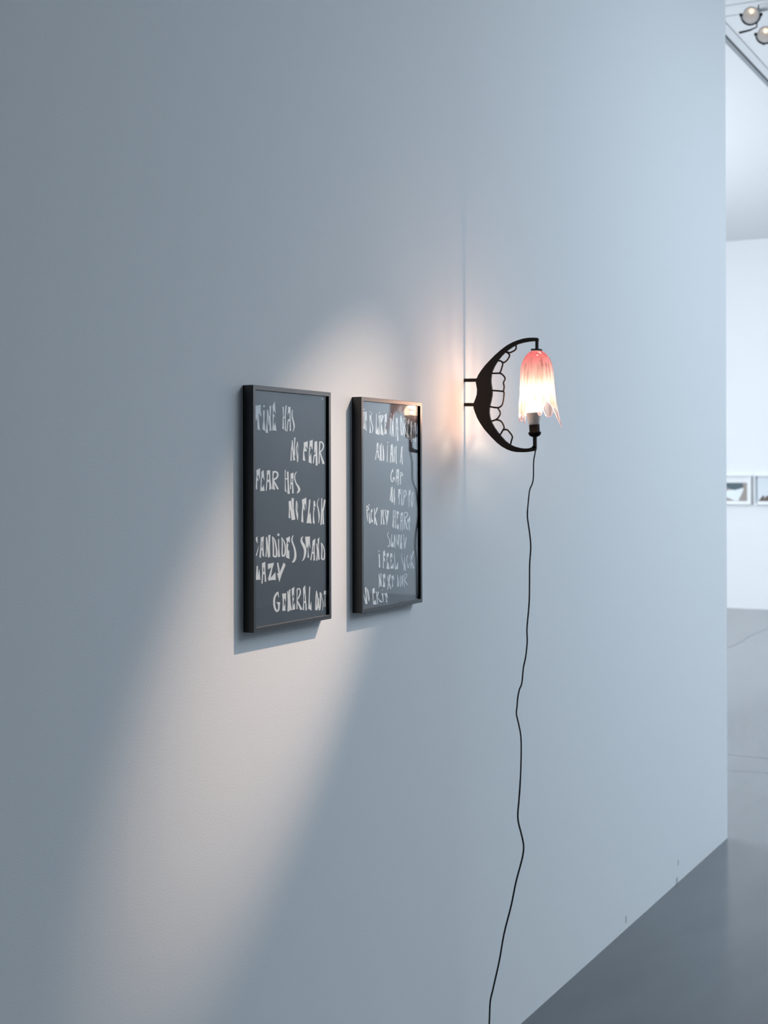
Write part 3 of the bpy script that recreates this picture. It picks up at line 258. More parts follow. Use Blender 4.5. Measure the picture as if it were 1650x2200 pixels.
TEXT_B=[["IT IS LIKE IN A DREAM","0 -1322 2211 -1300 2190 -1327 2172 -1349 2191;0 -1346 2130 -1304 2142 -1305 1941 -1284 1732 -1357 1743 -1329 1897;0 -1267 2136 -1205 2141 -1192 1914 -1219 1961 -1231 2005 -1236 1900 -1200 1699 -1248 1716 -1260 1855 -1256 1925 -1280 1907 -1268 2030;0 -1028 2166 -1006 2144 -1037 2130 -1058 2144;0 -1062 2065 -1015 2063 -1022 1862 -990 1653 -1058 1654 -1039 1844;1 -948 2139 -969 2113 -991 2075 -1002 2032 -1005 1986 -994 1941 -977 1897 -955 1852 -935 1810 -922 1778 -917 1751 -921 1724 -930 1699 -939 1672 -945 1652 -934 2137 -949 2111 -965 2074 -972 2032 -971 1987 -961 1944 -944 1901 -919 1857 -895 1815 -881 1782 -876 1751 -886 1722 -901 1696 -919 1670 -934 1651;0 -735 2114 -703 2116 -712 1916 -709 1712 -633 1811 -596 1612 -766 1648 -746 1870;0 -578 2165 -550 2139 -578 2116 -603 2137;0 -612 2074 -552 2081 -566 1875 -535 1631 -587 1643 -585 1857;0 -533 2082 -479 2092 -490 1878 -459 1620 -510 1645 -509 1824;0 -431 2107 -359 2061 -442 1942 -490 1878 -499 1931 -451 2022;0 -500 1895 -458 1861 -362 1617 -453 1620 -481 1753;0 -322 2093 -200 2140 -211 1949 -208 1895 -250 1948 -279 1902 -246 1885 -251 1831 -274 1821 -267 1741 -222 1787 -209 1657 -329 1639 -308 1829 -308 1955 -298 2036;0 20 2153 33 2128 4 2114 -12 2131;1 -40 2035 -37 1873 -52 1633 7 2037 2 1874 -5 1634;1 25 2019 37 1969 50 1910 55 1884 53 1840 44 1715 34 1599 40 2021 66 1972 93 1914 94 1885 88 1840 77 1715 65 1599;1 29 2010 75 1784 107 1599 56 2012 125 1788 162 1603;1 145 2146 126 2069 107 1968 107 1876 112 1786 114 1693 115 1623 169 2146 155 2069 142 1969 142 1877 147 1788 151 1695 154 1624;0 309 2042 355 2047 368 1848 396 1511 385 1491 320 1500 337 1719 322 1956;0 269 2041 305 2042 304 1846 277 1590 247 1594 268 1845;1 265 1782 364 1780 271 1809 370 1807;0 269 2041 355 2047 354 1930 279 1918;1 511 2104 500 2047 490 1970 494 1895 502 1814 510 1717 517 1640 535 2105 536 2048 539 1972 544 1897 554 1817 576 1721 597 1645;1 504 2102 531 2041 563 1962 586 1888 602 1817 611 1748 608 1691 580 1659 552 1641 543 2107 576 2046 615 1967 639 1893 655 1820 663 1750 660 1689 631 1649 602 1626;1 664 2049 669 1978 673 1893 670 1839 669 1782 676 1688 684 1607 697 2051 701 1980 706 1894 707 1840 709 1784 727 1691 745 1611;1 696 2037 731 2044 762 2046 785 2031 800 2007 800 1982 785 1955 745 1919 706 1889 685 2054 726 2061 781 2060 818 2039 837 2010 836 1981 819 1950 775 1912 734 1882;1 696 1855 752 1783 792 1646 723 1860 788 1788 841 1650;0 874 1992 976 2050 976 1930 945 1901 914 1928 883 1862 914 1854 903 1752 902 1678 953 1642 963 1573 824 1593 862 1732 873 1862;0 1044 1992 1127 1999 1119 1785 1109 1710 1124 1483 1076 1487 1077 1663 1046 1681 1021 1527 994 1531 1022 1699 1043 1737 1037 1867;0 1162 1898 1203 1899 1192 1740 1211 1540 1166 1539 1175 1703;1 1178 1833 1233 1671 1284 1836 1207 1835 1233 1681 1259 1836;0 1245 1956 1339 1967 1318 1837 1296 1743 1320 1491 1278 1490 1275 1724"],["AND I AM A","0 -663 1433 -626 1438 -632 1269 -599 1082 -660 1077 -665 1215 -658 1357;0 -701 1428 -667 1431 -693 1286 -747 1037 -792 1037 -731 1232;1 -712 1209 -617 1223 -731 1238 -636 1253;0 -701 1428 -626 1438 -632 1358 -702 1339;0 -569 1385 -525 1382 -526 1226 -524 1021 -581 1029 -551 1199;1 -554 1376 -526 1198 -512 1011 -527 1378 -481 1200 -459 1013;0 -502 1427 -460 1427 -475 1235 -463 1012 -505 1012 -494 1208;1 -413 1392 -414 1331 -415 1254 -412 1184 -410 1120 -416 1067 -422 1031 -394 1393 -388 1332 -381 1254 -378 1184 -376 1120 -376 1067 -376 1030;1 -414 1392 -400 1339 -385 1271 -376 1208 -372 1147 -370 1087 -372 1040 -384 1020 -395 1012 -392 1394 -374 1341 -354 1273 -344 1210 -337 1148 -335 1088 -338 1039 -352 1014 -366 1004;0 -166 1473 -140 1447 -166 1428 -189 1450;0 -180 1387 -152 1388 -161 1185 -163 991 -213 991 -192 1185;0 49 1409 98 1419 106 1215 131 984 66 984 57 1187 48 1305;0 0 1399 39 1404 28 1232 7 974 -46 974 -17 1214;1 -2 1156 98 1161 -21 1200 75 1214;0 0 1399 98 1419 87 1324 9 1295;1 155 1361 156 1216 148 989 178 1361 187 1216 200 989;1 157 1360 212 1174 277 1353 176 1362 217 1186 253 1354;1 238 1371 243 1217 251 943 293 1372 286 1217 307 944;0 571 1365 616 1385 594 1193 623 932 569 936 564 1147;0 535 1348 575 1363 554 1174 513 968 468 972 510 1174;1 517 1119 598 1124 510 1146 590 1152;0 535 1348 616 1385 605 1267 534 1248"],["GAP","0 75 810 110 846 123 738 84 756;1 82 816 60 798 31 769 3 730 -18 685 -23 637 -19 592 -8 554 12 524 55 507 110 511 133 535 142 564 148 600 150 629 126 804 105 787 78 761 50 724 28 682 24 637 28 594 39 558 56 535 71 529 75 529 89 541 103 566 101 600 95 628;1 103 608 157 614 175 542 103 631 207 625 199 542;0 372 816 421 815 410 637 389 436 353 432 361 655 351 746;0 292 818 332 818 311 637 274 496 240 501 271 637;1 271 601 400 600 271 655 401 655;0 292 818 421 815 415 756 292 751;1 487 746 480 609 469 449 515 746 520 609 509 448;1 495 732 525 729 557 722 580 701 591 682 584 678 565 674 538 674 513 675 507 752 542 747 586 734 621 709 640 682 616 662 577 653 538 652 508 653"],["NO TIP TO","0 4 403 29 394 22 249 -8 64 -63 70 -17 250;1 9 384 22 239 25 26 37 385 81 240 115 27;0 53 403 96 409 81 248 119 26 70 26;1 165 366 150 325 134 276 127 240 126 202 136 150 149 92 160 22 168 -35 184 364 176 323 166 274 156 239 154 202 169 152 188 93 196 22 200 -35;1 165 365 171 312 180 247 190 200 195 147 186 50 174 -34 184 365 191 312 199 247 213 201 223 146 209 49 194 -35;0 379 340 489 345 512 197 484 224 458 252 448 152 446 -29 406 -26 418 161 404 162 367 75 384 217;0 569 347 593 328 569 315 545 334;1 575 297 542 141 537 -52 595 296 574 140 605 -52;1 664 305 659 149 628 -43 696 304 699 147 676 -46;1 687 285 722 287 742 287 756 273 769 247 772 222 761 197 717 168 674 145 673 306 715 313 781 310 813 281 822 249 821 219 801 188 751 156 705 133;0 945 306 1034 314 1033 184 1000 208 980 171 978 -112 933 -106 951 162 930 172 903 6 892 24 924 190;1 1142 276 1117 229 1089 171 1070 124 1057 77 1058 30 1065 -17 1077 -70 1087 -111 1162 275 1148 227 1130 167 1111 120 1099 76 1101 30 1111 -16 1120 -69 1129 -110;1 1142 275 1154 224 1166 159 1165 105 1155 48 1125 -28 1096 -90 1162 276 1177 224 1191 159 1194 104 1188 46 1160 -31 1133 -94"],["PICK MY HEART","1 -1219 -21 -1217 -79 -1212 -153 -1207 -221 -1198 -285 -1176 -344 -1157 -387 -1186 -21 -1182 -79 -1176 -153 -1166 -220 -1154 -284 -1147 -343 -1142 -386;1 -1216 -34 -1186 -44 -1153 -58 -1135 -76 -1129 -92 -1141 -108 -1161 -120 -1177 -122 -1194 -122 -1189 -17 -1159 -30 -1124 -48 -1097 -70 -1085 -95 -1104 -118 -1135 -135 -1170 -140 -1194 -140;0 -1101 16 -1068 7 -1083 -33 -1120 -23;1 -1108 -186 -1103 -288 -1089 -434 -1078 -186 -1066 -287 -1008 -432;1 -930 -176 -929 -135 -962 -92 -1005 -132 -1017 -183 -1021 -227 -1019 -272 -1016 -319 -1007 -362 -989 -400 -932 -426 -907 -391 -897 -356 -952 -177 -970 -137 -964 -120 -956 -138 -976 -186 -983 -228 -982 -272 -973 -318 -959 -359 -941 -394 -960 -404 -952 -385 -938 -352;0 -851 -95 -810 -100 -824 -277 -797 -459 -853 -453 -842 -277;0 -700 -63 -653 -91 -777 -225 -814 -286 -824 -242;0 -824 -277 -786 -287 -684 -490 -740 -488 -815 -348;1 -515 -130 -501 -286 -519 -477 -488 -130 -466 -287 -469 -479;1 -496 -135 -440 -347 -393 -138 -469 -135 -440 -336 -439 -135;0 -416 -132 -374 -133 -378 -290 -322 -484 -399 -486 -401 -289;0 -320 -134 -285 -135 -253 -248 -209 -366 -229 -402 -273 -310;0 -233 -141 -103 -167 -157 -350 -222 -528 -244 -401 -195 -241;0 108 -158 148 -159 131 -304 146 -413 135 -585 57 -546 97 -375;0 187 -158 237 -159 225 -361 240 -594 194 -592 202 -324;1 123 -331 223 -322 111 -312 209 -300;0 286 -185 396 -193 409 -298 381 -265 345 -246 321 -291 361 -301 345 -351 315 -382 308 -509 334 -538 394 -467 393 -633 284 -595 301 -418;0 576 -225 622 -221 605 -427 604 -662 563 -665 575 -426;0 505 -232 546 -231 524 -425 503 -644 463 -643 488 -424;1 506 -446 606 -436 483 -411 583 -400;0 505 -232 622 -221 616 -281 515 -292;1 683 -227 676 -393 656 -631 711 -228 717 -394 705 -633;1 702 -239 746 -236 792 -236 825 -247 847 -263 847 -277 827 -299 766 -336 708 -368 692 -217 741 -213 806 -215 860 -232 894 -257 897 -283 872 -312 807 -351 746 -383;1 697 -386 751 -508 812 -650 736 -383 803 -505 883 -645;0 993 -300 1009 -375 1037 -496 992 -439 968 -402 972 -494 991 -671 929 -664 931 -474 920 -437 869 -519 849 -416 870 -394 931 -373"],["SLOWLY","1 -120 -664 -150 -683 -181 -707 -194 -730 -192 -755 -166 -784 -134 -813 -108 -839 -89 -868 -83 -906 -88 -946 -107 -983 -129 -1004 -140 -1000 -168 -990 -107 -669 -131 -688 -156 -712 -167 -732 -165 -753 -140 -779 -107 -808 -78 -835 -55 -866 -46 -907 -49 -950 -64 -991 -95 -1023 -158 -1019 -192 -1004;0 26 -726 50 -727 41 -863 25 -970 108 -893 146 -1044 -18 -1018 6 -861;1 148 -745 150 -801 153 -868 158 -915 165 -960 182 -1016 198 -1062 172 -745 182 -801 193 -869 195 -916 200 -959 219 -1015 237 -1060;1 164 -751 182 -796 199 -852 197 -896 192 -942 196 -998 202 -1042 183 -750 206 -795 227 -852 221 -898 212 -943 216 -998 221 -1043;1 253 -736 268 -807 286 -892 299 -967 330 -1009 347 -938 340 -877 351 -971 368 -1064 404 -981 415 -879 273 -735 294 -806 318 -892 325 -967 312 -1005 325 -936 363 -874 377 -971 384 -1055 377 -979 387 -877;0 378 -740 452 -761 405 -969 370 -1059 361 -922;0 512 -764 563 -752 552 -866 521 -975 572 -922 577 -1119 450 -1081 481 -909;1 640 -746 663 -890 688 -1107 668 -746 703 -890 724 -1108;0 785 -821 826 -831 754 -1022 733 -1109 692 -1093 723 -984"],["I FEEL SICK","0 -612 -1077 -587 -1100 -616 -1121 -640 -1102;0 -631 -1165 -574 -1168 -571 -1302 -548 -1481 -618 -1477 -613 -1317;0 -402 -1118 -316 -1087 -291 -1236 -316 -1217 -345 -1215 -361 -1259 -326 -1279 -308 -1370 -336 -1350 -361 -1313 -375 -1384 -366 -1510 -408 -1506 -400 -1329;0 -229 -1172 -123 -1159 -117 -1277 -143 -1244 -175 -1233 -201 -1295 -182 -1309 -201 -1340 -188 -1413 -143 -1361 -134 -1434 -76 -1550 -241 -1531 -211 -1429 -215 -1303;0 -51 -1181 53 -1177 78 -1301 47 -1272 13 -1252 -16 -1323 23 -1334 26 -1371 -7 -1387 2 -1487 51 -1481 117 -1403 130 -1549 -33 -1541 -17 -1422;1 159 -1183 174 -1343 191 -1489 183 -1184 206 -1344 227 -1490;0 189 -1480 248 -1529 359 -1389 361 -1572 199 -1580;1 552 -1220 538 -1244 527 -1280 535 -1320 554 -1365 586 -1414 620 -1462 648 -1504 661 -1544 641 -1588 615 -1622 568 -1223 558 -1247 552 -1281 563 -1320 585 -1363 621 -1410 659 -1458 686 -1503 698 -1547 672 -1593 642 -1628;0 701 -1237 722 -1248 701 -1257 681 -1246;1 689 -1297 690 -1445 697 -1635 721 -1299 731 -1447 774 -1637;1 893 -1317 890 -1290 870 -1262 828 -1280 809 -1312 802 -1351 804 -1396 811 -1443 826 -1491 850 -1554 921 -1596 956 -1532 976 -1462 876 -1317 864 -1291 858 -1277 858 -1287 837 -1315 831 -1353 833 -1397 842 -1443 859 -1490 891 -1550 886 -1576 920 -1527 956 -1459;1 1027 -1246 1042 -1390 1023 -1603 1052 -1247 1075 -1392 1064 -1606;1 1167 -1183 1100 -1279 1039 -1388 1223 -1194 1144 -1287 1079 -1395;1 1043 -1430 1103 -1528 1168 -1618 1074 -1427 1158 -1523 1238 -1610"],["NEXT DOOR","1 -630 -1628 -617 -1762 -620 -1939 -600 -1629 -583 -1764 -575 -1942;1 -619 -1638 -585 -1774 -544 -1921 -592 -1638 -540 -1774 -480 -1920;0 -539 -1615 -497 -1622 -505 -1751 -480 -1923 -522 -1924 -524 -1768;0 -425 -1654 -300 -1644 -300 -1765 -287 -1820 -329 -1736 -364 -1743 -383 -1786 -349 -1807 -364 -1850 -330 -1835 -305 -1958 -426 -1949 -397 -1830 -406 -1740;0 -120 -1678 -9 -1681 -88 -1851 -167 -2026 -205 -2023 -136 -1848;1 -213 -1700 -159 -1831 -51 -2020 -194 -1699 -114 -1829 2 -2017;0 17 -1723 129 -1703 158 -1832 128 -1812 99 -1774 79 -1863 94 -1986 39 -1982 55 -1843 60 -1762 20 -1786;1 311 -1706 318 -1825 311 -1988 331 -1707 346 -1826 367 -1992;1 311 -1707 330 -1758 352 -1828 365 -1908 367 -1973 350 -1985 335 -1982 331 -1706 354 -1758 380 -1828 397 -1909 403 -1977 372 -1999 335 -1998;1 479 -1725 462 -1773 446 -1833 446 -1886 451 -1935 460 -1981 469 -2014 495 -1727 484 -1775 474 -1835 474 -1887 479 -1936 490 -1981 501 -2015;1 479 -1726 491 -1776 504 -1838 506 -1890 501 -1937 487 -1981 473 -2012 495 -1726 511 -1776 528 -1838 533 -1891 529 -1940 513 -1985 497 -2016;1 563 -1749 556 -1800 552 -1868 557 -1948 583 -2008 614 -1954 621 -1873 624 -1796 626 -1735 591 -1752 584 -1803 580 -1870 591 -1950 588 -1990 580 -1950 592 -1870 598 -1794 601 -1733;1 674 -1738 671 -1876 668 -2028 702 -1740 704 -1878 705 -2030;1 703 -1746 739 -1731 772 -1721 786 -1729 800 -1747 794 -1770 772 -1795 726 -1823 684 -1844 674 -1732 712 -1716 768 -1703 819 -1720 841 -1748 834 -1777 808 -1807 757 -1835 712 -1856;1 692 -1863 758 -1934 832 -1993 724 -1857 800 -1925 888 -1979"],["NO EXIT","1 -1371 -2025 -1366 -2064 -1355 -2114 -1331 -2162 -1306 -2207 -1290 -2246 -1281 -2274 -1349 -2026 -1343 -2064 -1330 -2114 -1301 -2160 -1270 -2205 -1252 -2245 -1241 -2273;0 -1301 -1899 -1228 -1894 -1232 -2053 -1179 -2285 -1274 -2277 -1278 -2032;1 -1197 -1929 -1195 -1977 -1190 -2039 -1179 -2095 -1165 -2147 -1140 -2192 -1118 -2222 -1175 -1930 -1162 -1979 -1146 -2041 -1137 -2096 -1125 -2147 -1103 -2189 -1083 -2219;1 -1191 -1930 -1166 -1984 -1136 -2053 -1114 -2115 -1101 -2168 -1105 -2205 -1114 -2228 -1170 -1929 -1141 -1983 -1108 -2052 -1084 -2115 -1071 -2170 -1081 -2208 -1096 -2231;0 -940 -1956 -833 -1933 -825 -2075 -862 -2046 -890 -2070 -900 -2140 -872 -2155 -896 -2175 -882 -2265 -797 -2210 -732 -2335 -910 -2316 -928 -2182 -940 -2075;1 -772 -2032 -742 -2135 -704 -2320 -727 -2032 -701 -2137 -666 -2322;1 -672 -2040 -702 -2136 -729 -2178 -620 -2048 -666 -2142 -696 -2185;0 -694 -2174 -656 -2186 -580 -2236 -438 -2292 -505 -2309 -581 -2281;0 -442 -2007 -415 -2021 -442 -2032 -465 -2017;0 -494 -2091 -393 -2092 -399 -2188 -390 -2296 -428 -2302 -443 -2202;0 -341 -2098 -206 -2104 -168 -2242 -206 -2221 -235 -2165 -245 -2218 -188 -2330 -246 -2330 -278 -2215 -289 -2170 -331 -2148"]]
BRACKET=[[2099,1494],[2079,1506],[1981,1513],[1843,1517],[1705,1504],[1546,1468],[1387,1417],[1226,1340],[1066,1236],[904,1113],[762,988],[620,854],[507,727],[415,600],[357,489],[339,406],[357,321],[377,208],[368,86],[335,-16],[286,-127],[265,-201],[279,-295],[320,-409],[381,-550],[462,-683],[564,-825],[675,-948],[797,-1071],[938,-1203],[1078,-1307],[1219,-1383],[1358,-1434],[1498,-1459],[1657,-1466],[1795,-1460],[1913,-1445],[2043,-1422],[2047,-1309],[1953,-1304],[1914,-1344],[1835,-1365],[1716,-1367],[1578,-1349],[1438,-1311],[1299,-1248],[1179,-1160],[1079,-1056],[979,-944],[878,-812],[798,-680],[747,-549],[723,-418],[728,-287],[748,-194],[779,-83],[806,46],[810,139],[796,251],[776,382],[777,494],[791,605],[812,679],[863,789],[934,898],[1004,988],[1085,1078],[1186,1166],[1286,1236],[1426,1313],[1546,1363],[1685,1394],[1843,1414],[1981,1421],[2114,1417],[2114,1479]]
TEETH=[[[1450,1368],[1476,1348],[1486,1264],[1442,1205],[1326,1157],[1262,1159],[1186,1185]],[[1156,1186],[1210,1169],[1276,1125],[1300,1073],[1255,987],[1185,922],[1129,900],[1075,926]],[[964,956],[1055,940],[1105,876],[1080,762],[1030,634]],[[781,630],[903,624],[1024,621],[1104,576],[1172,481],[1127,371],[1145,269],[1129,152]],[[780,179],[982,158],[1127,141]],[[1111,145],[1143,102],[1126,-74],[1092,-203],[1025,-266],[960,-285],[860,-274],[718,-248]],[[960,-285],[1035,-424],[980,-538],[899,-600],[767,-638]],[[899,-600],[1004,-617],[1084,-676],[1142,-807],[1100,-886],[1015,-1015]],[[1116,-871],[1210,-864],[1274,-911],[1371,-1042],[1349,-1153],[1309,-1285]]]
STANDOFF=[[[-38,470],[365,463]],[[-48,-180],[294,-187]]]
POSTS=[[[2071,1459],[2059,1194]],[[2000,-1400],[2007,-1051]]]
CORD=[[2016,-1448],[1969,-1714],[1962,-2101],[1932,-2278],[1857,-2453],[1817,-2757],[1790,-3084],[1809,-3291],[1854,-3593],[1883,-3944],[1851,-4365],[1845,-4904],[1835,-5353],[1795,-5798],[1768,-6096],[1776,-6400],[1734,-6791],[1669,-7086],[1620,-7503],[1554,-7666],[1508,-7876],[1484,-8121],[1467,-8318],[1526,-8563],[1590,-8892],[1599,-9330],[1574,-9998],[1533,-10554],[1499,-10923],[1518,-11164],[1609,-11489],[1660,-11756],[1634,-12010],[1561,-12292],[1435,-12747],[1308,-13338],[1097,-14138],[966,-14839],[777,-15643],[696,-15995],[667,-16578]]

# ------------------------------------------------------------------ framed texts
def lettering(lines, parent, y):
    for words, polys in lines:
        bm = bmesh.new()
        for no, s in enumerate(polys.split(';')):
            yy = y - no * 8e-6                               # cut pieces overlap a hair apart
            v = list(map(int, s.split())); q = [(v[i] * 1e-4, v[i + 1] * 1e-4) for i in range(1, len(v), 2)]
            if v[0] == 0:
                vs = [bm.verts.new((a, yy, b)) for a, b in q]; bm.faces.new(vs)
            else:
                n = len(q) // 2; vs = [bm.verts.new((a, yy, b)) for a, b in q]
                for i in range(n - 1): bm.faces.new((vs[i], vs[i + 1], vs[n + i + 1], vs[n + i]))
        for f in bm.faces:
            f.normal_update()
            if f.normal.y > 0: f.normal_flip()
        bmesh.ops.triangulate(bm, faces=bm.faces[:])
        me = bpy.data.meshes.new('lettering'); bm.to_mesh(me); bm.free()
        link('lettering', me, M['letter'], parent, label='pale cut-out words ' + words.lower())
def framed(cx, cz, wd, ht, lines, label):
    D, RW = 0.0244, 0.0095
    t = thing('framed_text', label, 'framed text', (cx, 0, cz), 'framed texts hung side by side on the partition')
    a, b = wd / 2, ht / 2; ia, ib = a - RW, b - RW
    o4 = [(-a, -b), (a, -b), (a, b), (-a, b)]; i4 = [(-ia, -ib), (ia, -ib), (ia, ib), (-ia, ib)]
    for k in range(4):                                       # four mitred rails
        j = (k + 1) % 4; bm = bmesh.new()
        fr = [bm.verts.new((p[0], -D, p[1])) for p in (o4[k], o4[j], i4[j], i4[k])]
        bk = [bm.verts.new((p[0], 0, p[1])) for p in (o4[k], o4[j], i4[j], i4[k])]
        bm.faces.new(fr); bm.faces.new(bk[::-1])
        for q in range(4): bm.faces.new((fr[q], bk[q], bk[(q + 1) % 4], fr[(q + 1) % 4]))
        bmesh.ops.bevel(bm, geom=[e for e in bm.edges if all(v.co.y < -0.02 for v in e.verts) and abs((e.verts[0].co - e.verts[1].co).length) > 0.05], offset=0.0006, segments=1, affect='EDGES')
        obj('frame_rail', bm, M['frame'], t)
    boxobj('backing_board', (-ia, ia, -D + 0.0075, -D + 0.012, -ib, ib), M['board'], t)
    sh = boxobj('text_sheet', (-ia, ia, -D + 0.0062, -D + 0.0074, -ib, ib), M['sheet'], t, label='dark slate blue printed sheet')
    lettering(lines, sh, -D + 0.0060)
    boxobj('glass_pane', (-ia, ia, -D + 0.0040, -D + 0.0057, -ib, ib), M['glass'], t, label='clear reflecting glass')
    return t
framed(2.3945 + 0.15575, 1.2817 + 0.24765, 0.3115, 0.4953, TEXT_A, 'slim black frame with seven lines of lettering starting TIME HAS, farther from lamp')
framed(2.8446 + 0.15575, 1.2809 + 0.24655, 0.3115, 0.4931, TEXT_B, 'slim black frame starting IT IS LIKE IN A DREAM, right beside the lamp')

# ------------------------------------------------------------------ wall lamp (local: x along wall, y = -distance from wall, z up)
LX = 3.462
lamp = thing('wall_lamp', 'black jaw-shaped iron wall lamp with teeth outlines and pink glass flower shade', 'lamp', (LX, 0, 1.80))
T = 0.0065
bm = bmesh.new()
ring = [(-a * 1e-4, b * 1e-4) for a, b in BRACKET]
fv = [bm.verts.new((-T / 2, y, z)) for y, z in ring]; bv = [bm.verts.new((T / 2, y, z)) for y, z in ring]
bm.faces.new(fv); bm.faces.new(bv[::-1])
for i in range(len(ring)):
    j = (i + 1) % len(ring); bm.faces.new((fv[i], bv[i], bv[j], fv[j]))
bmesh.ops.recalc_face_normals(bm, faces=bm.faces)
bmesh.ops.triangulate(bm, faces=[f for f in bm.faces if len(f.verts) > 4])
obj('bracket', bm, M['iron'], lamp, label='crescent-shaped black iron plate like a jaw')
for pts in TEETH:
    bm = bmesh.new(); tube(bm, smooth_path([(0, -a * 1e-4, b * 1e-4) for a, b in pts], 4), 0.0023, 8)
    obj('tooth_outline', bm, M['iron'], lamp, smooth=True)
for (a, b), (c, d) in STANDOFF:
    bm = bmesh.new(); tube(bm, [(0, -max(0.0, a * 1e-4), b * 1e-4), (0, -0.002, b * 1e-4), (0, -c * 1e-4, d * 1e-4)], 0.0046, 16)
    obj('standoff', bm, M['iron'], lamp, smooth=True)
PX = 1.833e-4
def axis_z(y): return 0.1183 - (y - 281) * PX               # heights read along the lamp axis
AN = 0.2055                                                  # lamp axis, distance from the wall
bm = bmesh.new(); (a, b), (c, d) = POSTS[0]
box(bm, -T / 2, T / 2, -a * 1e-4 - 0.0035, -a * 1e-4 + 0.0035, d * 1e-4 - 0.0005, b * 1e-4 - 0.003)
obj('hanger_post', bm, M['iron'], lamp)
bm = bmesh.new(); (a, b), (c, d) = POSTS[1]
box(bm, -T / 2, T / 2, -c * 1e-4 - 0.0044, -c * 1e-4 + 0.0044, b * 1e-4 + 0.003, d * 1e-4 + 0.002)
obj('holder_post', bm, M['iron'], lamp)
bm = bmesh.new()
lathe(bm, [(0.004, 0.0028), (0.0125, 0.0026), (0.0152, 0.001), (0.0154, -0.0010), (0.0145, -0.0024), (0.006, -0.0028)][::-1], 32, Matrix.Rotation(math.radians(3), 4, 'X'))
obj('collar', bm, M['iron'], lamp, loc=(0, -0.2058, 0.1192), smooth=True)

# glass shade: bell with a torn skirt of petals and drips.  phi = 0 faces the camera side, 90 = to its right
RIGHT = Vector((0.374, -0.927, 0)); FRONT = Vector((-0.927, -0.374, 0))
PROF = [(294, 80), (300, 96), (318, 120), (350, 148), (400, 183), (450, 207), (500, 222), (550, 231), (600, 236), (700, 241), (800, 244), (900, 249), (1000, 262), (1050, 270), (1120, 277), (1250, 283), (1400, 290)]
def prof_r(y):
    for (y0, r0), (y1, r1) in zip(PROF, PROF[1:]):
        if y <= y1: return r0 + (r1 - r0) * (y - y0) / (y1 - y0)
    return PROF[-1][1]
HEM = [(-180, 1140), (-170, 1120), (-158, 1175), (-148, 1195), (-136, 1185), (-125, 1200), (-112, 1240), (-104, 1262), (-97, 1215), (-88, 1175), (-80, 1200), (-76, 1285), (-72, 1300), (-69, 1200), (-64, 1190),  # side facing the wall lengthened to hold back bare bulb light
       (-60, 1285), (-57, 1290), (-54, 1210), (-51, 1230), (-47, 1320), (-44, 1322), (-41, 1240), (-33, 1140), (-23, 1010), (-17, 1040), (-8, 1110), (-2, 1150), (2, 1205), (6, 1217), (10, 1206), (14, 1150), (20, 1080), (27, 1005), (34, 1030), (43, 1052),
       (50, 1110), (56, 1200), (61, 1300), (65, 1375), (68, 1388), (71, 1370), (75, 1240), (80, 1140), (86, 1105), (93, 1080), (100, 1120), (108, 1090), (118, 1070), (126, 1120), (133, 1190), (141, 1214), (150, 1216), (157, 1190), (163, 1090), (172, 1110), (180, 1140)]
def hem(p):
    for (a, h0), (b, h1) in zip(HEM, HEM[1:]):
        if p <= b: return h0 + (h1 - h0) * (p - a) / (b - a)
    return HEM[-1][1]
def flare(p, y):                                             # how far petals lean out or in below the bell
    if y < 1030: return 0
    f = 0
    if 45 <= p <= 82: f += 0.235 * (y - 1030) * (1 - abs(p - 66) / 26)
    if -110 < p < -38: f -= 0.10 * (y - 1030)
    return f
NS, NR = 240, 30
bm = bmesh.new(); cols = []; rim = []
for k in range(NS):
    p = -180 + 360 * k / NS; hz = hem(p); col = []
    for r_ in range(NR + 1):
        t = r_ / NR; y = 294 + (hz - 294) * t
        wob = 1 + 0.012 * math.sin(math.radians(p) * 5 + y * 0.006) + 0.010 * math.sin(math.radians(p) * 11 + 2) * min(1, max(0, (y - 500) / 400))
        rr = (prof_r(y) * wob + flare(p, y)) * PX
        cx = (1142 + 10 * min(1, (y - 294) / 700) - 1145) * PX
        q = math.radians(p)
        P = RIGHT * (math.sin(q) * rr + cx) + FRONT * (math.cos(q) * rr)
        col.append(bm.verts.new((P.x, P.y, axis_z(y))))
    cols.append(col); rim.append(col[-1].co.copy())
for k in range(NS):
    c0, c1 = cols[k], cols[(k + 1) % NS]
    for r_ in range(NR): bm.faces.new((c0[r_], c1[r_], c1[r_ + 1], c0[r_ + 1]))
sh = obj('glass_shade', bm, M['shade'], lamp, loc=(0, -0.2065, 0), smooth=True, label='pink to clear hand-blown glass with a torn dripping hem')
bm = bmesh.new(); tube(bm, rim + [rim[0]], 0.0008, 6)
obj('hem_rim', bm, M['rim'], sh, smooth=True, label='pale pink glass edge bead added as rim light')
# bulb, holder
tilt = Matrix.Rotation(math.radians(-3.0), 4, 'X')
BASE = Vector((0, -0.2005, axis_z(1500)))
def zz(y): return (1500 - y) * PX
def put(name, prof, m, **k):
    bm = bmesh.new(); lathe(bm, prof, 40, tilt); return obj(name, bm, m, lamp, loc=BASE, smooth=True, **k)
put('lamp_holder', [(20 * PX, zz(1515)), (60 * PX, zz(1500)), (84 * PX, zz(1480)), (91 * PX, zz(1450)), (91 * PX, zz(1440)), (78 * PX, zz(1441)), (74 * PX, zz(1436)), (75 * PX, zz(1340)), (73 * PX, zz(1336)), (30 * PX, zz(1336))], M['plastic'], label='black bulb holder')
bulb = put('bulb', [(30 * PX, zz(1337)), (74 * PX, zz(1335)), (80 * PX, zz(1310)), (104 * PX, zz(1185)), (110 * PX, zz(1168)), (108 * PX, zz(1164)), (40 * PX, zz(1164))], M['cone'], label='white cone of the lit bulb')
bm = bmesh.new()
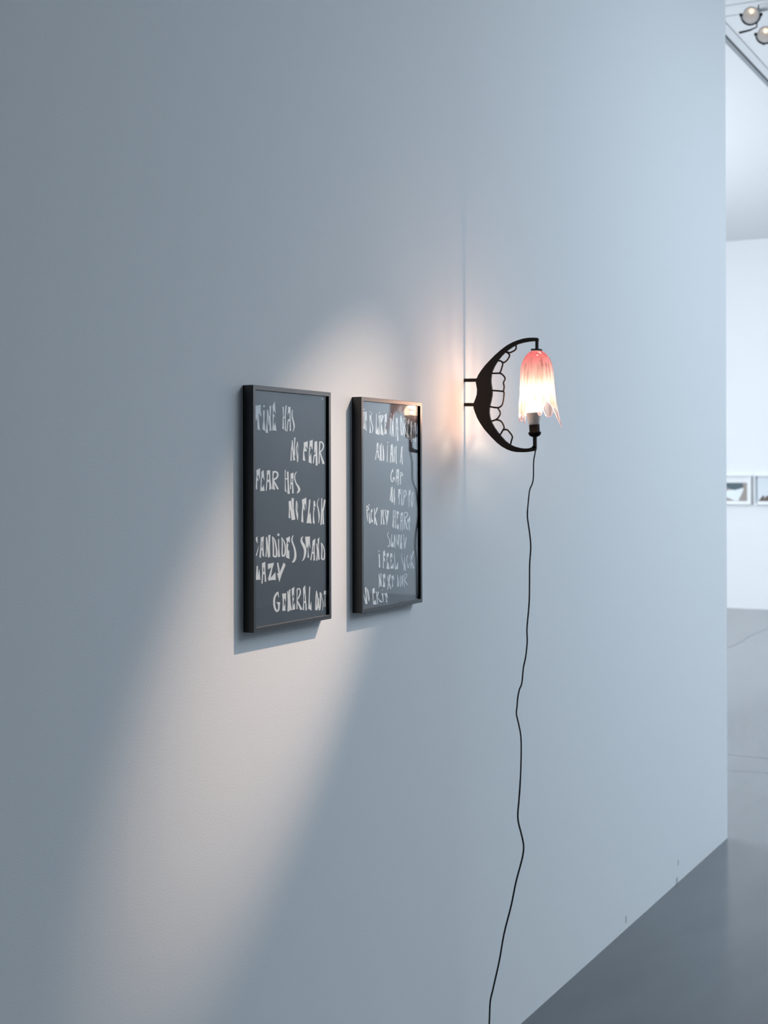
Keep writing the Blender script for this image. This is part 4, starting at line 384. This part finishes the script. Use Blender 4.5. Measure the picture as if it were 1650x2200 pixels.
dome = [(106 * PX, zz(1166))] + [(112 * PX * math.cos(a), zz(1120 - 125 * math.sin(a))) for a in [math.radians(x) for x in (0, 15, 30, 45, 58, 70, 80, 87)]]
lathe(bm, dome, 40, tilt); dm = obj('bulb_dome', bm, M['bulb'], bulb, smooth=True, label='glowing frosted dome')
ld = bpy.data.lights.new('bulb_light', 'POINT'); ld.energy = 3.8; ld.color = (1.0, 0.73, 0.51); ld.shadow_soft_size = 0.004
lo = bpy.data.objects.new('bulb_light', ld); C.objects.link(lo); lo.parent = lamp
lo.location = BASE + tilt.to_3x3() @ Vector((0, 0, zz(1120)))
ld2 = bpy.data.lights.new('bulb_light_top', 'POINT'); ld2.energy = 1.8; ld2.color = (1.0, 0.80, 0.60); ld2.shadow_soft_size = 0.008
lo2 = bpy.data.objects.new('bulb_light_top', ld2); C.objects.link(lo2); lo2.parent = lamp
lo2.location = BASE + tilt.to_3x3() @ Vector((0, 0, zz(1025)))
# power cord down to the floor and along the wall's foot
cp = [(0.0, -a * 1e-4, b * 1e-4) for a, b in CORD]
cp = [(0.0, -0.2005, -0.138)] + cp + [(0.004, -0.058, -1.72), (-0.010, -0.052, -1.775), (-0.05, -0.050, -1.7965), (-0.25, -0.040, -1.7975), (-0.7, -0.032, -1.7975)]
bm = bmesh.new(); sp = smooth_path(cp, 4)
tube(bm, sp, [0.0018 if p.z > -0.3 else 0.0021 if p.z > -1.0 else 0.0024 for p in sp], 8)
obj('power_cord', bm, M['cord'], lamp, smooth=True, label='long wavy black cable hanging to the floor')

# ------------------------------------------------------------------ spotlights under the far ceiling
def spotlight(x, y, z, label, aim):
    t = thing('track_spotlight', label, 'spotlight', (x, y, z), 'black ring spotlights under the far ceiling')
    rot = Vector(aim).to_track_quat('Z', 'Y').to_matrix().to_4x4()
    bm = bmesh.new(); R = 0.047
    lathe(bm, [(0.010, -0.040), (0.024, -0.034), (0.040, -0.018), (R, 0.004), (R, 0.006), (0.043, 0.004), (0.034, -0.014), (0.020, -0.028), (0.006, -0.032)], 32, rot)
    obj('reflector', bm, M['reflector'], t, smooth=True)
    bm = bmesh.new(); lathe(bm, [(0.003, -0.028), (0.010, -0.022), (0.012, -0.008), (0.009, -0.001), (0.002, 0.001)], 16, rot @ Matrix.Translation((0.004, 0.018, 0)))
    obj('lamp_capsule', bm, M['capsule'], t, smooth=True, label='lit capsule')
    bm = bmesh.new()
    arc = [Vector((0.053 * math.cos(a), -0.051 * math.sin(a), 0.0)) for a in [math.pi * (0.0 + k / 20) for k in range(21)]]
    tube(bm, [rot @ p for p in arc], 0.0052, 8); obj('yoke_ring', bm, M['lampblack'], t, smooth=True)
    for s in (1, -1):
        bm = bmesh.new(); tube(bm, [rot @ Vector((s * 0.047, 0.0, 0)), rot @ Vector((s * 0.062, 0.004, 0))], 0.0095, 12)
        obj('pivot_knob', bm, M['lampblack'], t, smooth=True)
    bm = bmesh.new(); tube(bm, [rot @ Vector((0.0, -0.051, 0)), rot @ Vector((0.0, -0.056, -0.04)), rot @ Vector((0.0, -0.05, -0.10)), (0.50, 0.10, H - z - 0.03)], 0.006, 8)
    obj('arm', bm, M['lampblack'], t, smooth=True)
    boxobj('gear_box', (0.47, 0.53, 0.07, 0.13, H - z - 0.03, H - z), M['lampgrey'], t, bevel=0.004)
    return t
spotlight(7.96, 0.302, 4.14, 'black ring spotlight nearest the camera, upper left of the pair under the ceiling', (-0.86, -0.36, -0.42))
spotlight(8.35, 0.312, 4.14, 'black ring spotlight cut by the right picture edge, lower of the pair', (-0.86, -0.36, -0.30))
bm = bmesh.new(); tube(bm, [(0, 0.086, 0.0), (0.02, 0.03, 0.012), (0.04, -0.005, 0.03), (0.06, -0.008, 0.10), (0.08, -0.008, 0.168)], [0.007, 0.006, 0.004, 0.004, 0.004], 8)
o = obj('spotlight_arm', bm, M['lampblack']); o.location = (8.28, 0.36, 4.15)
o['label'] = 'thin black bracket arm under the ceiling beside the lower ring spotlight'; o['category'] = 'bracket'

# ------------------------------------------------------------------ framed photographs on the far wall
def flat(parent, name, poly, m, x, label=None):
    bm = bmesh.new(); vs = [bm.verts.new((x, y, z)) for y, z in poly]; f = bm.faces.new(vs); f.normal_update()
    if f.normal.x > 0: f.normal_flip()
    bmesh.ops.triangulate(bm, faces=[f]); me = bpy.data.meshes.new(name); bm.to_mesh(me); bm.free(); return link(name, me, m, parent, label=label)
def photo(yc, label, kind):
    a, b = 0.165, 0.172
    t = thing('framed_photograph', label, 'photograph', (16.75, yc, 1.393), 'white framed photographs on the far wall')
    for nm, bb in (('frame_rail', (-0.045, 0, -a, a, b - 0.012, b)), ('frame_rail', (-0.045, 0, -a, a, -b, -b + 0.012)), ('frame_rail', (-0.045, 0, -a, -a + 0.012, -b + 0.012, b - 0.012)), ('frame_rail', (-0.045, 0, a - 0.012, a, -b + 0.012, b - 0.012))):
        boxobj(nm, bb, M['whiteframe'], t)
    boxobj('mount_board', (-0.012, -0.004, -a + 0.012, a - 0.012, -b + 0.012, b - 0.012), M['whiteframe'], t)
    S = lambda y, z: (y, z)
    x0, x1, y0, y1 = a - 0.022, -a + 0.050, -b + 0.040, b - 0.088     # left, right edges (left = +y)
    if kind == 0:
        pr = flat(t, 'print', [(x0, y0), (x1, y0), (x1, y1), (x0, y1)], M['photo_brown'], -0.0125)
        u = lambda f, g: (x0 + (x1 - x0) * f, y0 + (y1 - y0) * g)
        flat(pr, 'printed_cloth', [u(0, .55), u(.25, .62), u(.85, .70), u(.78, .45), u(.66, .18), u(.60, .02), u(.42, .02), u(.2, .14), u(0, .22)], M['photo_white'], -0.0128)
        flat(pr, 'printed_shape', [u(0, .98), u(.78, .98), u(.85, .80), u(.70, .68), u(.45, .60), u(.25, .62), u(.1, .74), u(0, .8)], M['photo_teal'], -0.0131)
    else:
        y1 = b - 0.02
        pr = flat(t, 'print', [(x0, y0), (x1, y0), (x1, y1), (x0, y1)], M['photo_sky'], -0.0125)
        u = lambda f, g: (x0 + (x1 - x0) * f, y0 + (y1 - y0) * g)
        flat(pr, 'printed_shape', [u(.06, 0), u(.14, .08), u(.26, .22), u(.32, .25), u(.36, .10), u(.40, .20), u(.55, .24), u(.8, .12), u(.95, 0)], M['photo_dark'], -0.0128)
photo(2.553, 'white framed photograph with slate shape over white, left one on far wall', 0)
photo(2.184, 'white framed pale photograph with dark peak, cut by the right picture edge', 1)
